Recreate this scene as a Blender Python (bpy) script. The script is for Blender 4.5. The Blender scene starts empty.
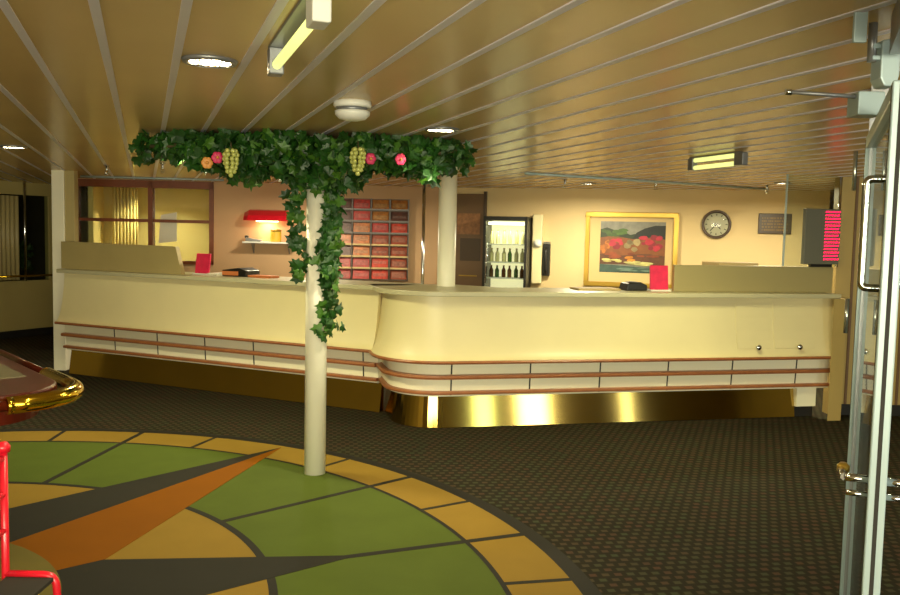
import bpy, bmesh, math, random
from mathutils import Vector, Matrix
PI = math.pi
C = bpy.context.scene.collection
random.seed(7)

# ------------------------------------------------------------------ materials
def lin(c):
    return tuple(((v/255)/12.92 if v/255 <= .04045 else ((v/255+.055)/1.055)**2.4) for v in c)

def mat(name, c, rough=.5, metal=0., noise=0., nscale=6., emit=None, estr=0., spec=.5, coat=0., bump=0., bscale=60., trans=0.):
    m = bpy.data.materials.new(name); m.use_nodes = True
    nt = m.node_tree; b = nt.nodes['Principled BSDF']
    col = (*lin(c), 1)
    b.inputs['Base Color'].default_value = col
    b.inputs['Roughness'].default_value = rough
    b.inputs['Metallic'].default_value = metal
    b.inputs['Specular IOR Level'].default_value = spec
    b.inputs['Coat Weight'].default_value = coat
    b.inputs['Transmission Weight'].default_value = trans
    if noise:
        tc = nt.nodes.new('ShaderNodeTexCoord'); n = nt.nodes.new('ShaderNodeTexNoise')
        n.inputs['Scale'].default_value = nscale; n.inputs['Detail'].default_value = 4
        nt.links.new(tc.outputs['Object'], n.inputs['Vector'])
        r = nt.nodes.new('ShaderNodeValToRGB')
        r.color_ramp.elements[0].position = .3; r.color_ramp.elements[1].position = .7
        r.color_ramp.elements[0].color = tuple(v*(1-noise) for v in col[:3])+(1,)
        r.color_ramp.elements[1].color = tuple(min(1, v*(1+noise)) for v in col[:3])+(1,)
        nt.links.new(n.outputs['Fac'], r.inputs['Fac']); nt.links.new(r.outputs['Color'], b.inputs['Base Color'])
    if bump:
        tc = nt.nodes.new('ShaderNodeTexCoord'); n = nt.nodes.new('ShaderNodeTexNoise')
        n.inputs['Scale'].default_value = bscale
        nt.links.new(tc.outputs['Object'], n.inputs['Vector'])
        bp = nt.nodes.new('ShaderNodeBump'); bp.inputs['Strength'].default_value = bump; bp.inputs['Distance'].default_value = .01
        nt.links.new(n.outputs['Fac'], bp.inputs['Height']); nt.links.new(bp.outputs['Normal'], b.inputs['Normal'])
    if emit:
        b.inputs['Emission Color'].default_value = (*lin(emit), 1); b.inputs['Emission Strength'].default_value = estr
    return m

def glass_mat(name, tint=(235, 240, 235), amount=.12):
    m = bpy.data.materials.new(name); m.use_nodes = True
    nt = m.node_tree; nt.nodes.clear()
    o = nt.nodes.new('ShaderNodeOutputMaterial'); t = nt.nodes.new('ShaderNodeBsdfTransparent'); g = nt.nodes.new('ShaderNodeBsdfGlossy')
    mx = nt.nodes.new('ShaderNodeMixShader'); f = nt.nodes.new('ShaderNodeFresnel'); f.inputs['IOR'].default_value = 1.45
    ge = nt.nodes.new('ShaderNodeNewGeometry'); mr = nt.nodes.new('ShaderNodeMapRange'); mr.inputs['To Min'].default_value = 1.45; mr.inputs['To Max'].default_value = 1/1.45
    nt.links.new(ge.outputs['Backfacing'], mr.inputs['Value']); nt.links.new(mr.outputs['Result'], f.inputs['IOR'])   # a thin pane reflects alike from both sides
    t.inputs['Color'].default_value = (*lin(tint), 1); g.inputs['Roughness'].default_value = .02
    nt.links.new(f.outputs[0], mx.inputs[0]); nt.links.new(t.outputs[0], mx.inputs[1]); nt.links.new(g.outputs[0], mx.inputs[2])
    nt.links.new(mx.outputs[0], o.inputs['Surface'])
    return m

def carpet_mat():
    m = mat('carpet', (62, 56, 40), rough=.95, spec=.1)
    nt = m.node_tree; b = nt.nodes['Principled BSDF']
    tc = nt.nodes.new('ShaderNodeTexCoord'); mp = nt.nodes.new('ShaderNodeMapping')
    mp.inputs['Rotation'].default_value = (0, 0, math.radians(12))
    br = nt.nodes.new('ShaderNodeTexBrick')
    br.inputs['Scale'].default_value = 1.0; br.inputs['Brick Width'].default_value = .062; br.inputs['Row Height'].default_value = .058
    br.inputs['Mortar Size'].default_value = .0085; br.inputs['Mortar Smooth'].default_value = .4
    br.inputs['Color1'].default_value = (*lin((76, 55, 42)), 1); br.inputs['Color2'].default_value = (*lin((60, 66, 45)), 1)
    br.inputs['Mortar'].default_value = (*lin((41, 37, 25)), 1)
    # only a thin dash in the middle of every cell keeps its colour: woven pin-dash carpet
    br.inputs['Mortar Size'].default_value = .017
    nt.links.new(tc.outputs['Object'], mp.inputs['Vector']); nt.links.new(mp.outputs['Vector'], br.inputs['Vector'])
    n = nt.nodes.new('ShaderNodeTexNoise'); n.inputs['Scale'].default_value = 3
    nt.links.new(tc.outputs['Object'], n.inputs['Vector'])
    mx = nt.nodes.new('ShaderNodeMix'); mx.data_type = 'RGBA'; mx.blend_type = 'MULTIPLY'; mx.inputs[0].default_value = .25
    nt.links.new(br.outputs['Color'], mx.inputs[6]); nt.links.new(n.outputs['Fac'], mx.inputs[7])
    nt.links.new(mx.outputs[2], b.inputs['Base Color'])
    return m

M = dict(
    cream=mat('cream_laminate', (228, 216, 168), rough=.38, noise=.03, nscale=2),
    cream2=mat('pale_panel', (244, 240, 212), rough=.45),
    ledge=mat('worktop', (190, 184, 150), rough=.35),
    screen=mat('olive_screen', (158, 146, 100), rough=.5),
    screen_l=mat('tan_screen', (176, 160, 108), rough=.5, noise=.04, nscale=3),
    rail=mat('beech_rail', (158, 98, 58), rough=.4, noise=.12, nscale=14),
    joint=mat('panel_joint', (35, 32, 26), rough=.7),
    brass_kick=mat('kick_steel', (178, 152, 80), rough=.08, metal=1., noise=.05, nscale=3),
    brass=mat('polished_brass', (216, 178, 50), rough=.14, metal=1.),
    chrome=mat('chrome', (205, 208, 212), rough=.14, metal=1.),
    alu=mat('aluminium', (172, 192, 197), rough=.35, metal=.15),
    alu_d=mat('grey_aluminium', (140, 142, 146), rough=.35, metal=.6),
    hinge=mat('hinge_steel', (200, 204, 206), rough=.25, metal=.9),
    white=mat('white_paint', (226, 226, 218), rough=.4),
    column=mat('column_paint', (240, 236, 214), rough=.35),
    ceil=mat('ceiling_strip', (216, 188, 134), rough=.24, metal=.06, noise=.05, nscale=1.2, spec=.12),
    ceil_j=mat('ceiling_profile', (226, 222, 234), rough=.4),
    wall=mat('wall_warm', (214, 190, 140), rough=.7, noise=.03, nscale=2),
    wall_p=mat('wall_pinkish', (200, 162, 122), rough=.7, noise=.03, nscale=2),
    wall_l=mat('wall_lobby', (172, 156, 96), rough=.7, noise=.04, nscale=2),
    wall_o=mat('wall_olive', (176, 152, 90), rough=.5, noise=.05, nscale=3),
    office=mat('office_wall', (226, 204, 130), rough=.7),
    base=mat('black_skirting', (24, 22, 18), rough=.6),
    wood=mat('reddish_wood', (122, 62, 30), rough=.4, noise=.15, nscale=9),
    brown=mat('brown_door', (112, 84, 54), rough=.45, noise=.08, nscale=6),
    brown_d=mat('brown_dark', (74, 56, 42), rough=.3),
    mahog=mat('mahogany', (84, 26, 12), rough=.3, coat=.05, spec=.3, noise=.2, nscale=7),
    greytop=mat('grey_inset', (120, 112, 84), rough=.5),
    red=mat('red_enamel', (214, 22, 44), rough=.3, coat=.4),
    black=mat('black_plastic', (22, 21, 20), rough=.4),
    dark=mat('dark_void', (30, 26, 18), rough=.8),
    green=mat('inlay_green', (74, 86, 32), rough=.75, noise=.05, nscale=4, spec=.06),
    yellow=mat('inlay_yellow', (128, 102, 40), rough=.75, noise=.04, nscale=4, spec=.06),
    orange=mat('inlay_orange', (120, 70, 4), rough=.75, noise=.04, nscale=4, spec=.06),
    ink=mat('inlay_dark', (30, 27, 19), rough=.8, noise=.08, nscale=5, spec=.2),
    leaf=mat('ivy_leaf', (30, 70, 18), rough=.45, noise=.45, nscale=9),
    leaf_l=mat('ivy_leaf_pale', (62, 102, 28), rough=.45, noise=.3, nscale=9),
    stem=mat('vine_stem', (70, 60, 30), rough=.8),
    grape=mat('grape', (186, 190, 104), rough=.25),
    pink=mat('pink_petal', (206, 44, 96), rough=.5),
    peach=mat('orange_petal', (220, 150, 70), rough=.5),
    gold=mat('gilt', (176, 142, 56), rough=.3, metal=.55),
    mount=mat('picture_mount', (198, 172, 120), rough=.7),
    paper=mat('paper', (222, 216, 196), rough=.8),
    yellowbox=mat('yellow_box', (222, 186, 60), rough=.5),
    greybox=mat('grey_plastic', (120, 124, 126), rough=.5),
    orangebox=mat('orange_card', (206, 120, 66), rough=.6),
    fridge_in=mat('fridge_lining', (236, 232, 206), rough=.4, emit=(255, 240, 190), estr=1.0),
    fluo=mat('fluorescent_tube', (200, 205, 120), emit=(238, 242, 148), estr=1.1),
    fluo_w=mat('shop_tube', (255, 244, 210), emit=(255, 238, 180), estr=8),
    lamp=mat('lamp_glow', (255, 246, 224), emit=(255, 244, 214), estr=14),
    lampwarm=mat('warm_lamp_glow', (255, 236, 190), emit=(255, 226, 160), estr=6),
    led=mat('red_led', (30, 4, 8), emit=(255, 16, 70), estr=3.6, rough=.8, spec=.1),
    board=mat('led_board', (104, 104, 92), rough=.5),
    plaque=mat('dark_plaque', (60, 42, 24), rough=.4),
    glass=glass_mat('clear_glass'), bottle_g=mat('bottle_green', (52, 92, 42), rough=.15), bottle_b=mat('bottle_brown', (96, 52, 22), rough=.15), bottle_c=mat('bottle_pale', (214, 206, 160), rough=.15),
    carpet=carpet_mat())

# ------------------------------------------------------------------ mesh helpers
class MB:
    def __init__(s): s.v = []; s.f = []; s.m = []; s.smooth = []
    def add(s, vs, fs, mi=0, sm=False):
        k = len(s.v); s.v += [tuple(v) for v in vs]
        for f in fs: s.f.append(tuple(i+k for i in f)); s.m.append(mi); s.smooth.append(sm)
        return s
    def box(s, lo, hi, mi=0, mtx=None):
        x0, y0, z0 = lo; x1, y1, z1 = hi
        vs = [Vector(p) for p in ((x0,y0,z0),(x1,y0,z0),(x1,y1,z0),(x0,y1,z0),(x0,y0,z1),(x1,y0,z1),(x1,y1,z1),(x0,y1,z1))]
        if mtx: vs = [mtx @ v for v in vs]
        return s.add(vs, [(3,2,1,0),(4,5,6,7),(0,1,5,4),(1,2,6,5),(2,3,7,6),(3,0,4,7)], mi)
    def tube(s, pts, r, n=12, mi=0, closed=False):
        pts = [Vector(p) for p in pts]; rs = r if isinstance(r, (list, tuple)) else [r]*len(pts)
        vs = []; fs = []; up = None
        L = len(pts)
        for i, p in enumerate(pts):
            a = pts[(i-1) % L] if (closed or i) else p; b = pts[(i+1) % L] if (closed or i < L-1) else p
            t = (b-a).normalized()
            if up is None:
                up = Vector((0,0,1)) if abs(t.z) < .9 else Vector((1,0,0))
            up = (up - t*up.dot(t)).normalized(); sd = t.cross(up)
            for k in range(n):
                w = 2*PI*k/n; vs.append(p + (up*math.cos(w)+sd*math.sin(w))*rs[i])
        for i in range(L if closed else L-1):
            j = (i+1) % L
            for k in range(n):
                fs.append((i*n+k, i*n+(k+1) % n, j*n+(k+1) % n, j*n+k))
        s.add(vs, fs, mi, True)
        if not closed:
            s.add(vs[:n], [tuple(range(n))[::-1]], mi); s.add(vs[-n:], [tuple(range(n))], mi)
        return s
    def lathe(s, prof, n=32, mi=0, mtx=None, sm=True, caps=True):
        vs = []; fs = []
        for (r, z) in prof:
            for k in range(n):
                w = 2*PI*k/n; v = Vector((r*math.cos(w), r*math.sin(w), z)); vs.append(mtx @ v if mtx else v)
        for i in range(len(prof)-1):
            for k in range(n): fs.append((i*n+k, i*n+(k+1) % n, (i+1)*n+(k+1) % n, (i+1)*n+k))
        s.add(vs, fs, mi, sm)
        if not caps: return s
        if prof[0][0] > 1e-6: s.add(vs[:n], [tuple(range(n))[::-1]], mi)
        if prof[-1][0] > 1e-6: s.add(vs[-n:], [tuple(range(n))], mi)
        return s
    def prism(s, poly, z0, z1, mi=0, mtx=None):
        n = len(poly); vs = [Vector((x, y, z0)) for x, y in poly]+[Vector((x, y, z1)) for x, y in poly]
        if mtx: vs = [mtx @ v for v in vs]
        return s.add(vs, [tuple(range(n))[::-1], tuple(range(n, 2*n))]+[(i, (i+1) % n, n+(i+1) % n, n+i) for i in range(n)], mi)
    def sweep(s, path, prof, mi=0, sm=False, closed=True):
        # path: [(point, outward normal)], prof: [(d, z)] ring
        n = len(prof); vs = []; fs = []
        for p, nn in path:
            for d, z in prof: vs.append((p[0]+nn[0]*d, p[1]+nn[1]*d, z))
        for i in range(len(path)-1):
            for k in range(n if closed else n-1):
                q = (k+1) % n; fs.append((i*n+k, (i+1)*n+k, (i+1)*n+q, i*n+q))
        if closed:
            e = (len(path)-1)*n; fs.append(tuple(range(n))); fs.append(tuple(e+k for k in range(n))[::-1])
        return s.add(vs, fs, mi, sm)
    def build(s, name, mats, parent=None, bevel=0., label=None, kind=None, bseg=2, autosmooth=False):
        org = Vector((0, 0, 0)); q = parent
        while q is not None: org = org+q.location; q = q.parent
        me = bpy.data.meshes.new(name); me.from_pydata([(v[0]-org.x, v[1]-org.y, v[2]-org.z) for v in s.v], [], s.f)
        for m in (mats if isinstance(mats, (list, tuple)) else [mats]): me.materials.append(m)
        me.polygons.foreach_set('material_index', s.m); me.polygons.foreach_set('use_smooth', s.smooth)
        bm = bmesh.new(); bm.from_mesh(me); bmesh.ops.remove_doubles(bm, verts=bm.verts, dist=1e-5)
        bmesh.ops.recalc_face_normals(bm, faces=bm.faces); bm.to_mesh(me); bm.free(); me.update()
        o = bpy.data.objects.new(name, me); C.objects.link(o)
        if parent is not None:
            o.parent = parent
        if bevel:
            b = o.modifiers.new('bevel', 'BEVEL'); b.width = bevel; b.segments = bseg; b.limit_method = 'ANGLE'; b.angle_limit = math.radians(40)
        if label: o['label'] = label
        if kind: o['kind'] = kind
        return o

def tag(o, label, cat, group=None, kind=None):
    o['label'] = label; o['category'] = cat
    if group: o['group'] = group
    if kind: o['kind'] = kind
    return o
def thing(name, loc, label, cat, group=None):
    o = bpy.data.objects.new(name, None); C.objects.link(o); o.location = loc; o.empty_display_size = .1
    return tag(o, label, cat, group)
def dup(root, delta=(0, 0, 0), label=None, group=None, rotz=None):
    r = root.copy(); C.objects.link(r); r.location = Vector(root.location)+Vector(delta)
    if label: r['label'] = label
    if group: r['group'] = group
    if rotz is not None: r.rotation_euler = (0, 0, rotz)
    for ch in list(root.children):
        c = ch.copy(); C.objects.link(c); c.parent = r
        for g in list(ch.children):
            d = g.copy(); C.objects.link(d); d.parent = c
    return r
def struct(name, mb, m, parent=None, **k):
    o = mb.build(name, m, parent, **k)
    if parent is None: o['kind'] = 'structure'
    return o
def V2(a, b): return (b[0]-a[0], b[1]-a[1])
def frame2(p, d):            # matrix: local x along d, local y to the left of d (away from viewer), z up, origin p
    d = Vector((d[0], d[1], 0)).normalized()
    return Matrix(((d.x, -d.y, 0, p[0]), (d.y, d.x, 0, p[1]), (0, 0, 1, 0), (0, 0, 0, 1)))

CEIL = 2.2
# ------------------------------------------------------------------ camera
cd = bpy.data.cameras.new('camera'); cam = bpy.data.objects.new('camera', cd); C.objects.link(cam)
cd.sensor_fit = 'HORIZONTAL'; cd.sensor_width = 36; cd.lens = 36*840/900; cd.clip_start = .05
yaw, pit, rol = math.radians(20), math.atan(63.5/840), .022
fw = Vector((math.sin(yaw)*math.cos(pit), math.cos(yaw)*math.cos(pit), -math.sin(pit)))
rt0 = Vector((math.cos(yaw), -math.sin(yaw), 0)); up0 = rt0.cross(fw)
rt = rt0*math.cos(rol)+up0*math.sin(rol); up = up0*math.cos(rol)-rt0*math.sin(rol)
mw = Matrix(((rt.x, up.x, -fw.x, 0), (rt.y, up.y, -fw.y, 0), (rt.z, up.z, -fw.z, 1.6), (0, 0, 0, 1)))
cam.matrix_world = mw; bpy.context.scene.camera = cam

# ------------------------------------------------------------------ shell
WA, WB, WC = (-.9, 11.65), (3.75, 10.3), (7.5, 7.75)
mb = MB(); mb.box((-7, -3.5, -.1), (9.5, 16, 0)); struct('floor', mb, M['carpet'])
# ceiling: long metal strips with grey joint profiles between them
mb = MB(); pitch = .2335; x0 = .108
for k in range(-30, 40):
    xa = x0+pitch*k+.014; xb = x0+pitch*(k+1)-.014
    t = random.uniform(-.0012, .0012)
    mb.add([(xa, -3.5, CEIL+t), (xb, -3.5, CEIL-t), (xb, 16, CEIL-t), (xa, 16, CEIL+t)], [(0, 1, 2, 3)], 0)
    mb.box((x0+pitch*k-.014, -3.5, CEIL-.004), (x0+pitch*k+.014, 16, CEIL+.02), 1)
mb.box((-7, -3.5, CEIL+.01), (9.5, 16, CEIL+.1), 0)
struct('ceiling', mb, [M['ceil'], M['ceil_j']])

def wallbox(mb, a, b, z0, z1, th=.1, s0=0., s1=None, mi=0):
    mt = frame2(a, V2(a, b)); L = math.hypot(*V2(a, b)); s1 = L if s1 is None else s1
    return mb.box((s0, 0, z0), (s1, th, z1), mi, mt)
mb = MB()
wallbox(mb, WA, WB, 0, 1.14); wallbox(mb, WA, WB, 1.14, CEIL, s1=.06); wallbox(mb, WA, WB, 1.14, CEIL, s0=1.80); wallbox(mb, WA, WB, 2.19, CEIL, s0=.06, s1=1.80)
struct('wall_back', mb, M['wall_p'])
mb = MB(); wallbox(mb, WB, WC, 0, CEIL); struct('wall_right', mb, M['wall'])
# back office seen through the wooden window
mb = MB(); oa, ob = (-.55, 12.95), (1.55, 12.34)
wallbox(mb, oa, ob, 0, CEIL)
struct('wall_office', mb, M['office'])
mb = MB(); wallbox(mb, (-.62, 11.69), (-.55, 12.95), 0, CEIL, th=.06); wallbox(mb, (1.55, 12.34), (1.22, 11.16), 0, CEIL, th=.06); struct('trim_3', mb, M['office'])
# lobby wall far left
la, lb = (-5.5, 9.74), (-.85, 14.08)
mb = MB(); Ll = math.hypot(*V2(la, lb)); s_w0, s_w1 = 4.0, 5.72
wallbox(mb, la, lb, 0, .80); wallbox(mb, la, lb, 2.02, CEIL); wallbox(mb, la, lb, .8, 2.02, s1=s_w0); wallbox(mb, la, lb, .8, 2.02, s0=s_w1)
struct('wall_lobby', mb, M['wall_l'])
mb = MB(); mt = frame2(la, V2(la, lb)); mb.box((0, -.02, 0), (Ll-.15, 0, .10), 0, mt); struct('baseboard_lobby', mb, M['base'])
mb = MB(); mb.box((-.95, 11.7, 0), (-.85, 13.9, CEIL)); struct('wall_passage', mb, M['wall_l'])
mb = MB(); mb.box((-7, -3.5, 0), (-6.9, 16, CEIL)); struct('wall_left', mb, M['wall_l'])
mb = MB(); mb.box((-7, -3.6, 0), (9.5, -3.5, CEIL)); struct('wall_front', mb, M['wall_l'])
mb = MB(); mb.box((9.4, -3.5, 0), (9.5, 16, CEIL)); mb.box((-7, 15.9, 0), (9.5, 16, CEIL)); struct('wall_outer', mb, M['wall_l'])
# wall right of the counter end
ra, rb = (5.985, 6.06), (9.4, 4.9)
mb = MB(); wallbox(mb, ra, rb, 0, CEIL, th=.12)
for s in (.14, .30, .62, 1.0): wallbox(mb, ra, rb, .1, CEIL, th=-.012, s0=s, s1=s+.022, mi=1)
struct('wall_side', mb, [M['wall_o'], M['brown']])
mb = MB(); wallbox(mb, ra, rb, 0, .10, th=-.02, s0=.0); struct('baseboard_side', mb, M['base'])
mb = MB(); mb.prism([(5.755, 5.832), (5.89, 5.815), (6.07, 6.0), (5.974, 6.04)], 0, 1.098); struct('trim_4', mb, M['wall_o'])

# ------------------------------------------------------------------ floor inlay (compass rose)
cth, sth = math.cos(yaw), math.sin(yaw)
def f2w(x, y): return (x*cth+y*sth, -x*sth+y*cth)
# centre and radii measured in the camera-aligned frame, angles counted there too
RC = f2w(-2.665, 3.13)
RC = (-1.434, 3.855); R1, R2, R3, R4 = 3.33, 3.005, 1.971, 1.085
def ringpts(r, a0=0, a1=360, n=180): return [(RC[0]+r*math.cos(math.radians(a0+(a1-a0)*i/n)), RC[1]+r*math.sin(math.radians(a0+(a1-a0)*i/n))) for i in range(n+1)]
rose = thing('compass_rose_inlay', (RC[0], RC[1], 0), 'large round green, yellow and orange compass rose set into the dark carpet', 'floor inlay')
def disc(name, r, z, m, label=None):
    b = MB(); b.prism(ringpts(r)[:-1], .0005, z); return b.build(name, m, rose, label=label)
def ring(name, ra_, rb_, z, m, label=None):
    b = MB(); o = ringpts(ra_)[:-1]; i = ringpts(rb_)[:-1]; n = len(o)
    vs = [(x, y, z) for x, y in o]+[(x, y, z) for x, y in i]+[(x, y, .0005) for x, y in o]
    b.add(vs, [(k, (k+1) % n, n+(k+1) % n, n+k) for k in range(n)]+[(k, (k+1) % n, 2*n+(k+1) % n, 2*n+k) for k in range(n)], 0)
    return b.build(name, m, rose, label=label)
ring('dark_border', R1+.09, R1, .003, M['ink'], 'dark outer border')
yr = ring('yellow_ring', R1, R2, .0034, M['yellow'], 'ochre outer ring')
ring('ring_outline', R2+.008, R2-.018, .0044, M['ink'])
ring('green_ring', R2, R3, .0034, M['green'], 'broad green ring')
ring('disc_outline', R3+.02, R3-.02, .0044, M['ink'])
disc('yellow_disc', R3, .0034, M['yellow'], 'ochre inner disc')
STEP = 10.45; A0 = 2.3           # one division of the rose
def pol(r, a): return (RC[0]+r*math.cos(math.radians(a)), RC[1]+r*math.sin(math.radians(a)))
b = MB()
def spoke(a, r0, r1, w):
    n = (-math.sin(math.radians(a))*w/2, math.cos(math.radians(a))*w/2)
    p, q = pol(r0, a), pol(r1, a)
    b.prism([(p[0]-n[0], p[1]-n[1]), (q[0]-n[0], q[1]-n[1]), (q[0]+n[0], q[1]+n[1]), (p[0]+n[0], p[1]+n[1])], .0005, .0046)
for k in range(-8, 26):
    a = A0+STEP*k if k != 4 else 43.9
    if k == 4: continue
    if k == 0: spoke(a, 2.3, R1, .042)
    elif k % 2 == 0: spoke(a, R3, R1, .038)
    else: spoke(a, R2, R1, .03)
b.build('divider_lines', M['ink'], rose, label='thin dark lines between the segments')
# star points: a dark and an orange half each
for a, rt_, w0, w1 in ((43.9, 3.29, (R4+.24, 17.0), (R4+.24, -26.5)), (2.3, 2.42, None, None), (85.5, 2.42, None, None), (127, 3.29, (R4+.24, 17), (R4+.24, -26)), (-39.5, 3.29, (R4+.24, 17), (R4+.24, -26))):
    tip = pol(rt_, a); ctr = pol(.3, a)
    if w0:
        b = MB(); b.prism([tip, pol(1.36, a+22.0), pol(.6, a+30), ctr], .0005, .0056); b.build('star_point', M['ink'], rose, label='dark half of a star point')
        b = MB(); b.prism([tip, ctr, pol(.6, a-30), pol(1.305, a-26.3)], .0005, .0057); b.build('star_point', M['orange'], rose, label='orange half of a star point')
    else:
        b = MB(); b.prism([tip, pol(1.300, a+15.3), pol(.5, a+10), pol(.5, a-12), pol(1.30, a-15.3)], .0005, .0050); b.build('star_point', M['ink'], rose, label='dark slim star point')
b = MB(); b.prism(ringpts(R4)[:-1], .0005, .0066); b.build('centre_disc', mat('inlay_olive', (98, 86, 30), rough=.75, noise=.05, spec=.2), rose, label='olive centre disc')

# ------------------------------------------------------------------ reception counters
def arc(c, r, n0, n1, k=14):
    a0 = math.atan2(n0[1], n0[0]); a1 = math.atan2(n1[1], n1[0])
    if a1 < a0: a1 += 2*PI
    return [((c[0]+r*math.cos(a0+(a1-a0)*i/k), c[1]+r*math.sin(a0+(a1-a0)*i/k)), (math.cos(a0+(a1-a0)*i/k), math.sin(a0+(a1-a0)*i/k))) for i in range(k+1)]
PROF_PANEL = [(.185, .583), (.160, .60), (.138, .64), (.118, .70), (.100, .78), (.084, .88), (.072, .98), (.066, 1.10)]
def counter(name, label, path, seams, dvec, p0, backpoly, kick_cut):
    t = thing(name, (p0[0], p0[1], 0), label, 'counter')
    kp = path[:-1]+[((path[-1][0][0]-dvec[0]*kick_cut, path[-1][0][1]-dvec[1]*kick_cut), path[-1][1])]
    mb = MB(); mb.sweep(kp, [(.024, .004), (-.018, .29), (-.05, .29), (-.05, .004)]); mb.build('kick_plate', M['brass_kick'], t, label='polished steel kick plate')
    mb = MB(); mb.sweep(path, [(.05, .27), (.07, .57), (0, .57), (0, .27)])
    n = path[-1][1]
    for s in seams:
        q = (p0[0]+dvec[0]*s, p0[1]+dvec[1]*s); w = .006
        vs = []
        for ss in (-w, w):
            for (d, z) in ((.0525, .28), (.0725, .568), (.04, .568), (.04, .28)): vs.append((q[0]+dvec[0]*ss+n[0]*d, q[1]+dvec[1]*ss+n[1]*d, z))
        mb.add(vs, [(0, 1, 2, 3), (4, 5, 6, 7), (0, 1, 5, 4), (1, 2, 6, 5)], 1)
    mb.build('lower_panel', [M['cream2'], M['joint']], t, label='pale panelled band between wooden rails')
    for nm, prof in (('rail', [(.05, .288), (.092, .290), (.096, .303), (.092, .316), (.05, .318)]), ('rail', [(.06, .418), (.118, .420), (.124, .436), (.118, .452), (.06, .454)]), ('rail', [(.06, .556), (.195, .556), (.203, .570), (.195, .583), (.06, .583)])):
        m2 = MB(); m2.sweep(path, prof); m2.build(nm, M['rail'], t)
    mb = MB(); mb.sweep(path, PROF_PANEL+[(.03, 1.10), (.03, .583)], sm=False)
    for i in range(len(mb.smooth)): mb.smooth[i] = len(mb.f[i]) == 4
    o = mb.build('front_panel', M['cream'], t, label='flared cream front panel')
    es = o.modifiers.new('split', 'EDGE_SPLIT'); es.split_angle = math.radians(35)
    mb = MB(); out = [(p[0]+nn[0]*.17, p[1]+nn[1]*.17) for p, nn in path]
    mb.prism(out+backpoly, 1.10, 1.14); mb.build('worktop', M['ledge'], t, bevel=.006)
    return t
r2 = math.sqrt(.5)
# left run, at 45 degrees
LP0 = (-.9, 10.03); LD = (r2, -r2); LN = (-r2, -r2)
lq = lambda s, d=0.: (LP0[0]+LD[0]*s+LN[0]*d, LP0[1]+LD[1]*s+LN[1]*d)
cl = counter('reception_counter', 'left, diagonal run of the cream reception counter, behind the ivy-wrapped column', [(lq(.19), LN), (lq(2), LN), (lq(4.06), LN)], [.91, 1.496, 2.11, 2.70, 3.31, 3.91], LD, LP0, [lq(4.25, -.1), lq(4.25, -.42), lq(.19, -.42)], 0)
mb = MB(); mt = frame2(lq(0), LD)
mb.prism([(.12, 1.14), (1.80, 1.14), (1.72, 1.415), (.12, 1.43)], 0, .05, 0, mt @ Matrix(((1, 0, 0, 0), (0, 0, 1, -.045), (0, 1, 0, 0), (0, 0, 0, 1))))
mb.build('screen_panel', M['screen_l'], cl, label='raised tan screen on the worktop')
# right run with a rounded end
RP0 = (2.204, 6.469); RD = Vector((5.8-2.204, 6.04-6.469)).normalized(); RD = (RD.x, RD.y); RN = (RD[1], -RD[0]); RL = (-RD[0], -RD[1])
rq = lambda s, d=0.: (RP0[0]+RD[0]*s+RN[0]*d, RP0[1]+RD[1]*s+RN[1]*d)
rad = .35; cc = rq(.1, -rad); left0 = (cc[0]+RL[0]*rad, cc[1]+RL[1]*rad)
pathR = [((left0[0]-RN[0]*.42, left0[1]-RN[1]*.42), RL)]+arc(cc, rad, RL, RN)+[(rq(1.2), RN), (rq(2.4), RN), (rq(3.71), RN)]
crt = counter('reception_counter', 'right run of the cream reception counter with rounded end and raised screen', pathR, [.157, .834, 1.46, 2.094, 2.716, 3.362], RD, RP0, [rq(3.71, -.42), rq(.7, -.42), rq(.35, -.80)], .31)
mb = MB(); mt = frame2(rq(0), RD)
mb.box((2.15, 0, 1.14), (3.74, .04, 1.375), 0, mt); mb.build('screen_panel', M['screen'], crt, bevel=.004, label='raised olive screen on the worktop')
mb = MB(); mb.box((3.40, -.04, .10), (3.60, .3, .30), 0, mt); mb.build('end_panel', M['cream2'], crt)
mb = MB(); mb.box((3.41, .0, .0), (3.60, .3, .10), 0, mt); mb.build('plinth', M['base'], crt, label='black end plinth')
# cupboard doors in the front
for s0, s1 in ((2.715, 3.045), (3.085, 3.49)):
    mb = MB(); vs = []
    for s in (s0, s1):
        for d, z in ((.138, .65), (.1155, .72), (.098, .80), (.0805, .92), (.0705, 1.055)):
            q = rq(s, d); vs.append((*q, z))
    mb.add(vs, [(k, k+1, k+6, k+5) for k in range(4)], 0, False)
    d_ = mb.build('cupboard_door', M['cream'], crt); sl = d_.modifiers.new('thickness', 'SOLIDIFY'); sl.thickness = .006; sl.offset = 0
    k_ = MB(); q = rq((s0*.45+s1*.55), .15); mt2 = Matrix.Translation((*q, .665)) @ Matrix.Rotation(math.atan2(RN[1], RN[0]), 4, 'Z') @ Matrix.Rotation(PI/2, 4, 'Y')
    k_.lathe([(.009, -.005), (.009, .012), (.022, .02), (.026, .03), (.02, .04), (0, .043)], 20, 0, mt2); k_.build('knob', M['chrome'], d_, label='chrome round knob')

# pillar at the left end of the counter
mb = MB(); mt = frame2((-.955, 10.14), (.94, -.34)); mb.box((0, 0, 0), (.135, .14, CEIL), 0, mt); mb.box((.135, .02, 1.15), (.24, .12, CEIL), 1, mt)
o = mb.build('pillar', [M['column'], M['screen_l']], None, bevel=.004); tag(o, 'square cream pillar at the left end of the reception counter', 'pillar', kind='thing')

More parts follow.
